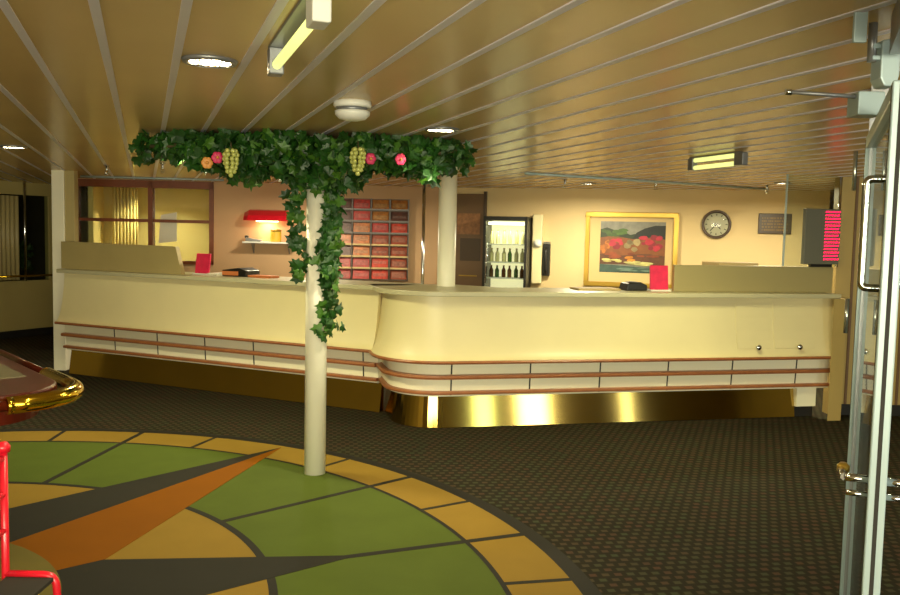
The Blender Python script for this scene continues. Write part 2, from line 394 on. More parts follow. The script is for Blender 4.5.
# ------------------------------------------------------------------ columns
def column(x, y, r, label, z0=0., flange=False):
    t = thing('column', (x, y, z0), label, 'column'); t['kind'] = 'thing'
    m = MB(); m.lathe([(r, z0), (r, CEIL)], 40, 0, Matrix.Translation((x, y, 0))); m.build('shaft', M['column'], t)
    m = MB(); m.lathe([(r+.002, CEIL-.05), (r+.03, CEIL-.03), (r+.035, CEIL-.002)], 40, 0, Matrix.Translation((x, y, 0))); m.build('collar', M['column'], t)
    return t
COL = (1.05, 5.43)
column(*COL, .070, 'round white column wrapped in ivy, standing on the compass rose')
column(2.50, 6.98, .080, 'plain round cream column rising behind the counter corner')

# ------------------------------------------------------------------ ivy
LEAF = [(0, 0), (.30, -.12), (.50, .12), (.34, .34), (.44, .62), (.16, .66), (0, 1.0), (-.16, .66), (-.44, .62), (-.34, .34), (-.50, .12), (-.30, -.12)]
def leaf(mb, p, size, nrm, roll, mi=0):
    nrm = Vector(nrm).normalized(); t = nrm.orthogonal().normalized(); bt = nrm.cross(t)
    c, s = math.cos(roll), math.sin(roll); e1 = t*c+bt*s; e2 = nrm.cross(e1)
    p = Vector(p); cen = p+e2*size*.42+nrm*size*.07
    vs = [p+e1*x*size+e2*y*size-nrm*abs(x)*size*.25 for x, y in LEAF]+[cen]
    n = len(LEAF); mb.add(vs, [(i, (i+1) % n, n) for i in range(n)], mi, False)
ivy = thing('ivy_garland', (COL[0], COL[1], 1.95), 'dense artificial green ivy canopy spreading under the ceiling around the white column', 'ivy')
ax = Vector((.94, -.34, 0)); ay = Vector((.34, .94, 0)); ctr = Vector((COL[0]-.06, COL[1], 0))
mb = MB()
def canopy_point():
    while True:
        u = random.uniform(-.99, 1.06); v = random.uniform(-.42, .42)
        w = 1-abs(u)**2.2*.55
        if abs(v) > .42*w: continue
        zt = 2.185; zb = 2.185-(.10+.13*max(0, 1-(abs(u)/1.05)**1.5)+.05*math.sin(u*9)+.03*math.sin(u*23))
        z = random.uniform(max(zb, 1.88), zt)
        return ctr+ax*u*.88+ay*v+Vector((0, 0, z)), u
for k in range(3000):
    p, u = canopy_point()
    nrm = Vector((random.gauss(0, .7), random.gauss(-.5, .7), random.gauss(-.1, .6)))
    leaf(mb, p-Vector((0, 0, .02)), random.uniform(.055, .105), nrm, random.uniform(0, 6.28), 0 if random.random() < .8 else 1)
# a few loose sprays
for k in range(260):
    u = random.choice((-1, 1))*random.uniform(.85, 1.04) if random.random() < .6 else random.uniform(-1, 1)
    p = ctr+ax*(u if u > -1.1 else u*.97)+ay*random.uniform(-.25, .25)+Vector((0, 0, random.uniform(2.03, 2.17)))
    leaf(mb, p, random.uniform(.05, .09), (random.gauss(0, .7), random.gauss(-.5, .7), random.gauss(0, .6)), random.uniform(0, 6.28), 0)
mb.build('foliage', [M['leaf'], M['leaf_l']], ivy)
mb = MB()
for s in (-.22, 0, .22):
    mb.tube([ctr+ax*u+ay*(s*(1-.3*u*u)+.03*math.sin(u*7+s*9))+Vector((0, 0, 2.12+.025*math.sin(u*11+s*20))) for u in [-.95+.1*i for i in range(20)]], .012, 6)
mb.build('vine_stem', M['stem'], ivy)
# trailing vine down the column
vine = thing('ivy_vine', (COL[0], COL[1], 1.0), 'trailing strand of ivy leaves wound down the front of the white column', 'ivy')
path = []
N = 46
for i in range(N):
    f = i/(N-1); z = 2.0-f*1.05
    w = math.radians(-38)+.35*math.sin(f*9.0)-max(0, f-.7)*2.0
    path.append(Vector((COL[0]+.085*math.cos(w), COL[1]+.085*math.sin(w), z)))
mb = MB(); mb.tube(path, .006, 6)
path2 = [Vector((COL[0]+.086*math.cos(math.radians(200)+f*7), COL[1]+.086*math.sin(math.radians(200)+f*7), 2.0-.62*f)) for f in [i/40 for i in range(41)]]
mb.tube(path2, .006, 6); mb.build('vine_stem', M['stem'], vine)
mb = MB()
def vleaf(p, spread, sz, out=.0):
    n = Vector((p.x-COL[0], p.y-COL[1], 0)).normalized()
    q = p+Vector((random.gauss(0, spread), random.gauss(0, spread*.6), random.gauss(0, .03)))+n*(.02+out)
    dv = Vector((q.x-COL[0], q.y-COL[1]))
    if dv.length < .085: dv = dv.normalized()*.09; q.x, q.y = COL[0]+dv.x, COL[1]+dv.y
    leaf(mb, q, sz, n+Vector((random.gauss(0, .45), random.gauss(0, .45), random.gauss(0, .4))), random.uniform(2.0, 4.3), 0 if random.random() < .7 else 1)
for i, p in enumerate(path):
    f = i/(N-1)
    for k in range(9 if f < .15 else 5 if f < .7 else 4): vleaf(p, .045 if f < .2 else .03, random.uniform(.055, .085))
for p in path2:
    if random.random() < .75: vleaf(p, .012, random.uniform(.045, .065))
# side tresses beside the column, thicker near the top
for k in range(250):
    f = random.random()**1.3; z = 1.97-f*.72
    side = 1 if random.random() < .70 else -1
    q = Vector((COL[0], COL[1], z))+ax*side*(.075+abs(random.gauss(0, .035))*(1.4-.6*f))+ay*random.uniform(-.09, .02)
    leaf(mb, q, random.uniform(.05, .085), (random.gauss(0, .4), -1+random.gauss(0, .3), random.gauss(0, .4)), random.uniform(2.0, 4.3), 0 if random.random() < .7 else 1)
mb.build('foliage', [M['leaf'], M['leaf_l']], vine)

def sphere(mb, c, r, mi=0, n=10, sz=1.):
    prof = [(max(1e-7, r*math.sin(PI*i/8)), -r*sz*math.cos(PI*i/8)) for i in range(9)]
    mb.lathe(prof, n, mi, Matrix.Translation(c))
def grapes(p, label, first=[]):
    if first:
        r = dup(first[0], Vector(p)-Vector(first[0].location), label); return r
    t = thing('grape_bunch', p, label, 'grapes', 'pale grape bunches in the ivy'); first.append(t)
    m = MB(); m.tube([(p[0], p[1], p[2]+.1), (p[0]+.004, p[1], p[2]+.05), (p[0], p[1], p[2]-.06)], .004, 6); m.build('stem', M['stem'], t)
    for lev, (z, n, rr) in enumerate(((.05, 5, .026), (.028, 7, .036), (.004, 7, .036), (-.02, 6, .032), (-.044, 5, .026), (-.066, 4, .018), (-.088, 1, 0))):
        for k in range(n):
            w = 2*PI*k/n+lev*.6; g = MB(); sphere(g, (p[0]+rr*math.cos(w), p[1]+rr*math.sin(w), p[2]+z), .0145, 0, 8); g.build('grape', M['grape'], t)
    return t
grapes((.470, 5.05, 2.0), 'pale green grape bunch hanging from the left part of the ivy')
grapes((1.175, 4.86, 2.03), 'pale green grape bunch hanging in the ivy right of the column')
def flower(p, m, label):
    t = thing('artificial_flower', p, label, 'flower', 'flowers tucked into the ivy')
    for k in range(6):
        w = 2*PI*k/6; q = Vector((math.cos(w), 0, math.sin(w)))
        b_ = MB(); sphere(b_, (0, 0, 0), .017, 0, 8, 1)
        b_.v = [tuple(Vector(p)+Vector((v[0]*1.1, v[1]*.35, v[2]*1.1))+q*.017) for v in b_.v]; b_.build('petal', m, t)
    b_ = MB(); sphere(b_, (p[0], p[1]-.012, p[2]), .009); b_.build('flower_centre', M['peach'], t)
flower((.400, 5.12, 2.015), M['pink'], 'pink artificial flower beside the left grape bunch')
flower((.345, 5.16, 1.985), M['peach'], 'orange artificial flower left of the left grape bunch')
flower((1.262, 4.90, 2.035), M['pink'], 'pink artificial flower just right of the right grape bunch')
flower((1.430, 4.84, 2.035), M['pink'], 'pink artificial flower in the right end of the ivy')

# ------------------------------------------------------------------ ceiling fittings
YEL = (1.0, .88, .50)
def light(name, loc, e, size, col=YEL, sy=None, rot=(0, 0, 0), spread=None):
    l = bpy.data.lights.new(name, 'AREA'); l.energy = e; l.color = col; l.size = size
    if sy: l.shape = 'RECTANGLE'; l.size_y = sy
    else: l.shape = 'DISK'
    if spread: l.spread = spread
    o = bpy.data.objects.new(name, l); C.objects.link(o); o.location = loc; o.rotation_euler = rot; o['kind'] = 'helper'
    return o
def batten(x, y0, y1, label, e, twin=False):
    t = thing('fluorescent_light', (x, (y0+y1)/2, CEIL), label, 'ceiling light', 'yellow-green fluorescent battens')
    m = MB(); m.box((x-.024, y0-.02, 2.190), (x+.024, y1+.02, CEIL)); m.build('housing', M['alu_d'], t, bevel=.002)
    for ya, yb in ((y0-.07, y0+.02), (y1-.02, y1+.04)):
        near = ya < y0 and not twin
        m = MB(); m.box((x-.024, ya, 2.105), (x+.024, yb, 2.192)); m.build('end_cap', M['white'] if near else M['alu_d'], t, bevel=.005, label='white end cap' if near else None)
    for z in ((2.122, 2.176) if twin else (2.135,)):
        m = MB(); m.tube([(x, y0+.015, z), (x, y1-.015, z)], .0155, 16); m.build('tube', M['fluo'], t, label='glowing fluorescent tube')
    light('batten_light', (x, (y0+y1)/2, 2.09), e, .08, (1.0, .93, .50), (y1-y0))
    return t
batten(.405, 2.13, 2.82, 'glowing fluorescent batten nearest the camera, left of the smoke detector', 14)
batten(3.79, 4.75, 5.25, 'glowing fluorescent batten over the right end of the counter', 36, True)
batten(.25, 5.86, 6.45, 'fluorescent batten half hidden behind the left end of the ivy', 50, True)
def downlight(x, y, r, label, e, spread=130, grp='round downlights in the strip ceiling'):
    t = thing('downlight', (x, y, CEIL), label, 'ceiling light', grp)
    m = MB(); m.lathe([(r*.86, CEIL-.004), (r*.9, CEIL-.014), (r*1.06, CEIL-.012), (r*1.12, CEIL)], 40, 0, Matrix.Translation((x, y, 0))); m.build('trim_ring', M['alu_d'], t)
    m = MB(); m.lathe([(1e-6, CEIL-.006), (r*.88, CEIL-.006)], 40, 0, Matrix.Translation((x, y, 0))); m.build('diffuser', M['lamp'], t, label='glowing lens')
    m = MB()
    for k in (-.5, 0, .5):
        hw = r*.86*math.sqrt(1-k*k); m.box((x+k*r*.86-.003, y-hw, CEIL-.012), (x+k*r*.86+.003, y+hw, CEIL-.0065)); m.box((x-hw, y+k*r*.86-.003, CEIL-.012), (x+hw, y+k*r*.86+.003, CEIL-.0065))
    m.build('grid', M['chrome'], t)
    light('downlight_light', (x, y, CEIL-.03), e, r*1.7, (1, .90, .62), spread=math.radians(spread))
downlight(.221, 3.166, .088, 'round downlight nearest the camera, left of the fluorescent batten', 9)
downlight(1.60, 4.60, .092, 'round downlight just right of the ivy canopy', 22)
downlight(4.65, 8.35, .08, 'small round downlight above the space behind the counter, before the lit cooler', 66, 172)  # this and the next two are added to brighten the back wall
downlight(1.75, 9.35, .08, 'small round downlight before the shelves behind the left counter', 52, 172)
downlight(6.15, 7.0, .08, 'small round downlight above the space behind the counter, before the wall clock', 66, 172)
downlight(-.95, 7.3, .09, 'round downlight in front of the left end of the counter', 12)
downlight(.15, 12.0, .09, 'round downlight inside the office behind the wooden window', 22)

t = thing('smoke_detector', (.905, 3.86, CEIL), 'white round banded smoke detector on the ceiling above the ivy', 'smoke detector')
mt = Matrix.Translation((.905, 3.86, 0))
m = MB(); m.lathe([(.086, CEIL), (.088, CEIL-.02), (.082, CEIL-.03)], 36, 0, mt); m.build('base', M['white'], t)
m = MB(); m.lathe([(.070, CEIL-.028), (.070, CEIL-.045)], 36, 0, mt); m.build('vent', M['alu_d'], t)
m = MB(); m.lathe([(.082, CEIL-.045), (.080, CEIL-.062), (.062, CEIL-.080), (.03, CEIL-.088), (1e-6, CEIL-.09)], 36, 0, mt); m.build('cap', M['white'], t)

m = MB(); m.tube([(3.38, 7.29, CEIL-.012), (6.67, 7.82, CEIL-.012)], .012, 6); struct('trim_1', m, M['alu'])
m = MB(); m.tube([(-.72, 11.0, CEIL-.012), (.9, 10.55, CEIL-.012)], .012, 6); struct('trim_2', m, M['alu'])
def sprinkler(x, y, label, m_='chrome', first=[]):
    if first: return dup(first[0], (x-first[0].location.x, y-first[0].location.y, 0), label)
    t = thing('sprinkler_head', (x, y, CEIL), label, 'sprinkler', 'chrome sprinkler heads on the ceiling'); first.append(t)
    mt = Matrix.Translation((x, y, 0))
    m = MB(); m.lathe([(.03, CEIL), (.03, CEIL-.006), (.012, CEIL-.012), (.012, CEIL-.05)], 16, 0, mt); m.build('body', M[m_], t)
    m = MB(); m.tube([(x-.012, y, CEIL-.05), (x-.016, y, CEIL-.07), (x, y, CEIL-.088), (x+.016, y, CEIL-.07), (x+.012, y, CEIL-.05)], .004, 6); m.build('frame', M[m_], t)
    m = MB(); m.lathe([(1e-6, CEIL-.086), (.026, CEIL-.088), (.026, CEIL-.092), (1e-6, CEIL-.093)], 16, 0, mt); m.build('deflector', M[m_], t)
sprinkler(4.15, 7.95, 'chrome sprinkler head above the tall cooler')
sprinkler(5.02, 7.58, 'chrome sprinkler head above the framed picture')
sprinkler(6.25, 7.35, 'chrome sprinkler head between the wall clock and the dark plaque')
sprinkler(2.90, 8.55, 'chrome sprinkler head just left of the plain cream column')
sprinkler(-.35, 9.0, 'chrome sprinkler head before the wooden window, nearest the square pillar')
sprinkler(.16, 8.35, 'chrome sprinkler head before the middle of the wooden window')

# ------------------------------------------------------------------ wooden window and office
mt = frame2(WA, V2(WA, WB))
w1 = MB()
for s in (.06, .985, 1.745): w1.box((s, -.03, 1.14), (s+.055, .09, 2.19), 0, mt)
w1.box((.06, -.03, 2.10), (1.80, .09, 2.19), 0, mt); w1.box((.06, -.03, 1.14), (1.80, .09, 1.18), 0, mt); w1.box((.115, -.02, 1.665), (1.745, .08, 1.705), 0, mt)
win = struct('window_1', w1, M['wood'], bevel=.004)
for s0, s1 in ((.115, .985), (1.04, 1.745)):
    for z0, z1 in ((1.18, 1.665), (1.705, 2.10)):
        m = MB(); m.box((s0, .03, z0), (s1, .034, z1), 0, mt); m.build('pane', M['glass'], win)
def paste(name, s0, s1, z0, z1, off, m_, mtx, label, cat, group=None, tilt=0., th=.004):
    b_ = MB(); b_.box((s0, -off-th, z0), (s1, -off, z1), 0, mtx); o = b_.build(name, M[m_], None); return tag(o, label, cat, group)
mtb = frame2(WA, V2(WA, WB))
b_ = MB(); b_.prism([(1.10, 1.40), (1.33, 1.43), (1.33, 1.80), (1.13, 1.76)], .034, .038, 0, mtb @ Matrix(((1, 0, 0, 0), (0, 0, -1, .06), (0, 1, 0, 0), (0, 0, 0, 1))))
tag(b_.build('notice_sheet', M['paper'], None), 'tilted grey-white paper sheet taped to the right bay of the wooden window', 'notice')
# curtain in the office
b_ = MB(); pts = []
for i in range(40): pts.append((-.42+i*.0085, 12.45+.025*math.sin(i*1.25)-i*.0026))
vs = [(x, y, .9) for x, y in pts]+[(x, y, 2.15) for x, y in pts]; n = len(pts)
b_.add(vs, [(i, i+1, n+i+1, n+i) for i in range(n-1)], 0, True); o = b_.build('curtain', M['office'], None); sl = o.modifiers.new('thickness', 'SOLIDIFY'); sl.thickness = .006
tag(o, 'pleated yellow curtain at the left inside the office window', 'curtain')

# ------------------------------------------------------------------ shelves and rack on the back wall
t = thing('wall_lamp', (WA[0]+.96*2.46, WA[1]-.28*2.46-.1, 1.69), 'red awning-shaped wall lamp glowing above the small shelf', 'wall lamp')
m = MB(); prof = [(0, 1.86), (-.10, 1.845), (-.20, 1.78), (-.24, 1.715), (-.22, 1.715), (-.18, 1.765), (-.09, 1.82), (0, 1.835)]
vs = []
for s in (2.20, 2.26, 2.72, 2.80):
    k = .75 if s in (2.20, 2.80) else 1
    for d, z in prof: vs.append(mtb @ Vector((s, d*k, 1.715+(z-1.715)*(k if k < 1 else 1))))
n = len(prof); m.add(vs, [(i*n+k, i*n+(k+1) % n, (i+1)*n+(k+1) % n, (i+1)*n+k) for i in range(3) for k in range(n)]+[tuple(range(n)), tuple(range(3*n, 4*n))[::-1]], 0)
m.build('lamp_shade', M['red'], t, label='red shade')
m = MB(); m.box((2.36, -.2, 1.70), (2.62, -.02, 1.735), 0, mtb); m.build('glowing_lamp', M['lampwarm'], t, bevel=.012)
pl = mtb @ Vector((2.49, -.11, 1.685)); light('wall_lamp_light', pl, 1.6, .2, (1, .82, .55))
t = thing('wall_shelf', (WA[0]+.96*2.5, WA[1]-.28*2.5-.1, 1.42), 'small pale wall shelf under the red wall lamp', 'shelf')
m = MB(); m.box((2.20, -.24, 1.43), (2.86, 0, 1.452), 0, mtb); m.build('board', M['white'], t, bevel=.003)
for s in (2.30, 2.75):
    m = MB(); m.prism([(0, 0), (-.18, 0), (0, -.13)], 0, .015, 0, mtb @ Matrix(((0, 0, 1, s), (1, 0, 0, 0), (0, 1, 0, 1.43), (0, 0, 0, 1)))); m.build('bracket', M['alu_d'], t)
def sbox(name, s0, s1, z0, z1, d0, d1, m_, label, cat, bevel=.006, mtx=mtb):
    b_ = MB(); b_.box((s0, -d1, z0), (s1, -d0, z1), 0, mtx); return tag(b_.build(name, M[m_], None, bevel=bevel), label, cat)
# yellow tin with a lid
t = thing('yellow_tin', mtb @ Vector((2.60, -.12, 1.452)), 'yellow tin with a lid standing on the wall shelf', 'tin')
mm = Matrix.Translation(mtb @ Vector((2.60, -.12, 0)))
m = MB(); m.lathe([(.066, 1.452), (.068, 1.46), (.068, 1.575), (.062, 1.585)], 24, 0, mm); m.build('body', M['yellowbox'], t)
m = MB(); m.lathe([(.07, 1.583), (.07, 1.605), (.03, 1.612), (1e-6, 1.613)], 24, 0, mm); m.build('lid', M['gold'], t)
# a small grey telephone
t = thing('desk_telephone', mtb @ Vector((2.30, -.12, 1.452)), 'low grey telephone-like box at the left of the wall shelf', 'telephone')
m = MB(); m.prism([(2.23, 1.452), (2.42, 1.452), (2.42, 1.472), (2.23, 1.50)], .05, .19, 0, mtb @ Matrix(((1, 0, 0, 0), (0, 0, -1, 0), (0, 1, 0, 0), (0, 0, 0, 1)))); m.build('body', M['greybox'], t, bevel=.006)
m = MB(); m.tube([mtb @ Vector((2.235, -.08, 1.508)), mtb @ Vector((2.235, -.16, 1.508))], .02, 10); m.build('handset', M['black'], t)
sbox('card_box', 2.785, 2.86, 1.452, 1.56, .05, .16, 'orangebox', 'small orange cardboard box at the right of the wall shelf', 'box')

# brochure rack
t = thing('brochure_rack', mtb @ Vector((3.8, 0, 1.0)), 'wall rack of red and orange brochures behind the left counter', 'rack')
RX0, RX1, RZ0, RZ1 = 3.32, 4.28, .98, 2.03
m = MB(); m.box((RX0, -.02, RZ0), (RX1, 0, RZ1), 0, mtb); m.build('back_board', M['brown'], t)
for k in range(5):
    s = RX0+(RX1-RX0)*k/4; m = MB(); m.box((s-.006, -.11, RZ0), (s+.006, -.02, RZ1), 0, mtb); m.build('divider', M['brown_d'], t)
rows = 7; rh = (RZ1-RZ0)/rows
for r in range(rows):
    z = RZ0+rh*r
    m = MB(); m.box((RX0, -.10, z), (RX1, -.02, z+.008), 0, mtb); m.box((RX0, -.105, z), (RX1, -.10, z+.022), 0, mtb); m.build('shelf', M['brown_d'] if r not in (1, 2, 3) else M['mount'], t)
cols = {(0): ['r', 'r', 'k', 'o', 'k', 'k', 'k'], 1: ['r', 'r', 'o', 'o', 'o', 'r', 'r'], 2: ['s', 's', 'b', 'b', 'r', 'a', 'a'], 3: ['b', 'b', 'b', 'b', 's', 'k', 'a']}
BC = dict(r=('red', (196, 56, 48)), o=('orange', (206, 116, 52)), k=('dark brown', (92, 48, 36)), s=('scarlet', (216, 66, 44)), b=('rust', (166, 72, 44)), a=('amber', (176, 106, 26)))
BM = {k: [mat('brochure_'+v[0].replace(' ', '_'), tuple(q*.86 for q in v[1]), rough=.4, noise=.35, nscale=22), mat('band_'+v[0].replace(' ', '_'), tuple(min(255, int(c*.6+44)) for c in v[1]), rough=.5, noise=.3, nscale=30)] for k, v in BC.items()}
ordr = ['lowest', 'second lowest', 'third lowest', 'middle', 'third highest', 'second highest', 'topmost']; ordc = ['leftmost', 'second', 'third', 'rightmost']
for c in range(4):
    for r in range(rows):
        k = cols[c][r]; s0 = RX0+(RX1-RX0)*c/4+.016; s1 = s0+(RX1-RX0)/4-.032; z = RZ0+rh*r+.009
        b_ = MB(); tl = .03
        for q in range(1):
            vs = [(s0, -.088, z), (s1, -.088, z), (s1, -.070, z), (s0, -.070, z), (s0, -.088+tl, z+.128), (s1, -.088+tl, z+.128), (s1, -.070+tl, z+.128), (s0, -.070+tl, z+.128)]
            b_.add([mtb @ Vector(v) for v in vs], [(3, 2, 1, 0), (4, 5, 6, 7), (0, 1, 5, 4), (1, 2, 6, 5), (2, 3, 7, 6), (3, 0, 4, 7)], 0)
        f0, f1 = random.uniform(.2, .45), random.uniform(.55, .8)
        vs = [(s0+.02, -.0885+tl*f-.0008, z+.128*f) for f in (f0, f1)]+[(s1-.02, -.0885+tl*f-.0008, z+.128*f) for f in (f1, f0)]
        b_.add([mtb @ Vector(v) for v in vs], [(0, 1, 2, 3)], 1)
        tag(b_.build('brochure', BM[k], None), '%s brochure in the %s column of the wall rack, %s row' % (BC[k][0], ordc[c], ordr[r]), 'brochure', 'brochures in the wall rack')

# chrome pole by the rack
t = thing('chrome_pole', (3.12, 9.55, 0), 'thin chrome pole between the brochure rack and the plain cream column', 'pole')
mm = Matrix.Translation((3.12, 9.55, 0))
m = MB(); m.lathe([(.02, 0), (.02, CEIL)], 20, 0, mm); m.build('tube', M['chrome'], t)
m = MB(); m.lathe([(.05, CEIL-.02), (.05, CEIL-.001)], 20, 0, mm); m.build('ceiling_flange', M['chrome'], t)
m = MB(); m.lathe([(.05, .001), (.05, .02)], 20, 0, mm); m.build('floor_flange', M['chrome'], t)

# things standing on the left worktop
mtl = frame2(lq(0), LD)
def holder(mtx, s0, s1, z0, h, label, d=.1, lean=.03):
    t = thing('leaflet_holder', mtx @ Vector(((s0+s1)/2, d, z0)), label, 'leaflet holder')
    vs = [(s0, d, z0+.012), (s1, d, z0+.012), (s1, d+lean, z0+h), (s0, d+lean, z0+h)]
    vv = [mtx @ Vector(v) for v in vs]+[mtx @ (Vector(v)+Vector((0, .02, 0))) for v in vs]
    m = MB(); m.add(vv, [(0, 1, 2, 3), (7, 6, 5, 4), (0, 1, 5, 4), (1, 2, 6, 5), (2, 3, 7, 6), (3, 0, 4, 7)], 0); m.build('card', M['pinkcard'], t, bevel=.003)
    m = MB(); m.box((s0-.01, d-.03, z0), (s1+.01, d+.09, z0+.014), 0, mtx); m.build('base', M['white'], t, bevel=.003)
    return t
M['pinkcard'] = mat('pink_card', (222, 40, 84), rough=.4, noise=.12, nscale=16)
holder(mtl, 1.835, 2.01, 1.14, .21, 'pink card holder standing on the left counter')
t = thing('paper_pad', mtl @ Vector((2.05, .12, 1.14)), 'small pale paper pad beside the pink card holder on the left counter', 'paper')
m = MB(); m.box((2.03, .06, 1.141), (2.16, .24, 1.162), 0, mtl); m.build('sheets', M['paper'], t)
t = thing('ring_binder', mtl @ Vector((2.3, .12, 1.14)), 'low black binder lying on the left counter under the shelves', 'binder')
m = MB(); m.prism([(2.20, 1.141), (2.49, 1.141), (2.49, 1.20), (2.40, 1.225), (2.20, 1.20)], -.3, -.08, 0, mtl @ Matrix(((1, 0, 0, 0), (0, 0, -1, 0), (0, 1, 0, 0), (0, 0, 0, 1)))); m.build('cover', M['black'], t, bevel=.006)
m = MB(); m.box((2.205, .075, 1.15), (2.40, .082, 1.19), 0, mtl); m.build('label_strip', M['orangebox'], t)
b_ = MB(); b_.box((2.53, .06, 1.141), (2.80, .2, 1.162), 0, mtl); tag(b_.build('booklet', M['orangebox'], None, bevel=.002), 'thin orange booklet lying on the left counter right of the binder', 'booklet')

# ------------------------------------------------------------------ wall behind the right counter
mtc = frame2(WB, V2(WB, WC))
t = thing('brown_door', mtc @ Vector((.23, 0, 0)), 'brown door with notices right behind the plain cream column', 'door')
m = MB(); m.box((.0, -.04, 0), (.44, -.002, 2.12), 0, mtc); m.build('leaf', M['brown'], t, bevel=.004)
m = MB(); m.box((.43, -.06, 0), (.465, -.002, 2.15), 0, mtc); m.build('door_frame', M['brown_d'], t)
m = MB(); m.box((.085, -.047, 1.60), (.385, -.041, 1.87), 0, mtc); m.build('notice', mat('tan_notice', (150, 104, 66), rough=.6, noise=.25, nscale=25), t, label='tan notice board')
m = MB(); m.box((.13, -.045, 1.26), (.40, -.040, 1.55), 0, mtc); m.build('dark_pane', M['brown_d'], t)
m = MB(); m.box((.12, -.052, 1.06), (.36, -.042, 1.075), 0, mtc); m.build('push_rail', M['gold'], t)

# glass door cooler
t = thing('drinks_cooler', mtc @ Vector((.79, -.2, 0)), 'tall black-framed drinks cooler with a brightly lit interior', 'cooler')
X0, X1, D0, D1, ZT = .51, 1.055, .0, .40, 1.83
m = MB(); m.box((X0, -D1, .0), (X0+.03, -D0-.005, ZT), 0, mtc); m.box((X1-.03, -D1, .0), (X1, -D0-.005, ZT), 0, mtc); m.box((X0, -D1, ZT-.05), (X1, -D0-.005, ZT), 0, mtc); m.box((X0, -D1, 0), (X1, -D0-.005, .14), 0, mtc); m.build('cabinet', M['black'], t, bevel=.004)
m = MB(); m.box((X0+.03, -.03, .14), (X1-.03, -.006, ZT-.05), 0, mtc); m.build('back_lining', M['fridge_in'], t, label='glowing white lining')
for z in (.50, .80, 1.06, 1.255, 1.48):
    m = MB(); m.box((X0+.031, -.36, z), (X1-.031, -.031, z+.012), 0, mtc); m.build('shelf', M['white'], t)
m = MB(); m.tube([mtc @ Vector((X0+.05, -.33, 1.745)), mtc @ Vector((X1-.05, -.33, 1.745))], .018, 10); m.build('tube', M['fluo_w'], t, label='lit fluorescent tube')
light('cooler_light', mtc @ Vector(((X0+X1)/2, -.30, 1.71)), 3.0, .45, (1, .92, .62), .06, (0, 0, math.atan2(WC[1]-WB[1], WC[0]-WB[0])))
m = MB(); m.box((X0+.03, -.405, .14), (X1-.03, -.400, ZT-.05), 0, mtc); m.build('glass_door', M['glass'], t)
m = MB(); m.tube([mtc @ Vector((X0+.05, -.425, 1.0)), mtc @ Vector((X0+.05, -.425, 1.5))], .010, 8); m.build('door_handle', M['chrome'], t)
fb = []
for zi, (z, names) in enumerate(((1.267, 'cccgcc'), (1.492, 'cccccc'), (1.072, 'bgbbgb'))):
    for k, kk in enumerate(names):
        s = X0+.075+k*.079; p = mtc @ Vector((s, -.22-.03*(k % 2), z)); h = .17 if zi < 2 else .15
        tt = thing('drink_bottle', p, '%s bottle on the %s shelf of the lit cooler, %s from the left' % (dict(c='pale', g='green', b='brown')[kk], ('middle', 'top', 'lower')[zi], ('first', 'second', 'third', 'fourth', 'fifth', 'sixth')[k]), 'bottle', 'bottles in the cooler')
        m = MB(); m.lathe([(.024, z+.001), (.026, z+.01), (.026, z+h*.6), (.011, z+h*.8), (.011, z+h*.95)], 14, 0, Matrix.Translation((p.x, p.y, 0))); m.build('body', M['bottle_'+kk], tt)
        m = MB(); m.lathe([(.013, z+h*.945), (.013, z+h)], 12, 0, Matrix.Translation((p.x, p.y, 0))); m.build('cap', M['gold'], tt)

# wall telephone / dispenser beside the cooler
t = thing('towel_dispenser', mtc @ Vector((1.14, -.06, 1.5)), 'tall cream dispenser on the wall just right of the lit cooler', 'dispenser')
m = MB(); m.box((1.075, -.10, 1.0), (1.20, -.002, 1.87), 0, mtc); m.build('body', M['cream'], t, bevel=.012)
m = MB(); m.lathe([(.045, 0), (.05, .01), (.05, .03), (.03, .045), (1e-6, .05)], 20, 0, Matrix.Translation(mtc @ Vector((1.15, -.10, 1.51))) @ Matrix.Rotation(math.atan2(WC[1]-WB[1], WC[0]-WB[0]), 4, 'Z') @ Matrix.Rotation(PI/2, 4, 'X')); m.build('nozzle', M['white'], t)
t = thing('wall_telephone', mtc @ Vector((1.24, -.05, 1.2)), 'black wall telephone beside the cream dispenser', 'telephone')
m = MB(); m.box((1.205, -.07, 1.10), (1.30, -.002, 1.50), 0, mtc); m.build('body', M['black'], t, bevel=.008)
m = MB(); m.tube([mtc @ Vector((1.25, -.09, 1.14)), mtc @ Vector((1.25, -.115, 1.18)), mtc @ Vector((1.25, -.115, 1.40)), mtc @ Vector((1.25, -.09, 1.45))], [.024, .017, .017, .024], 10); m.build('handset', M['black'], t)
m = MB(); m.box((1.215, -.08, 1.50), (1.30, -.01, 1.53), 0, mtc); m.build('top_plate', M['chrome'], t)

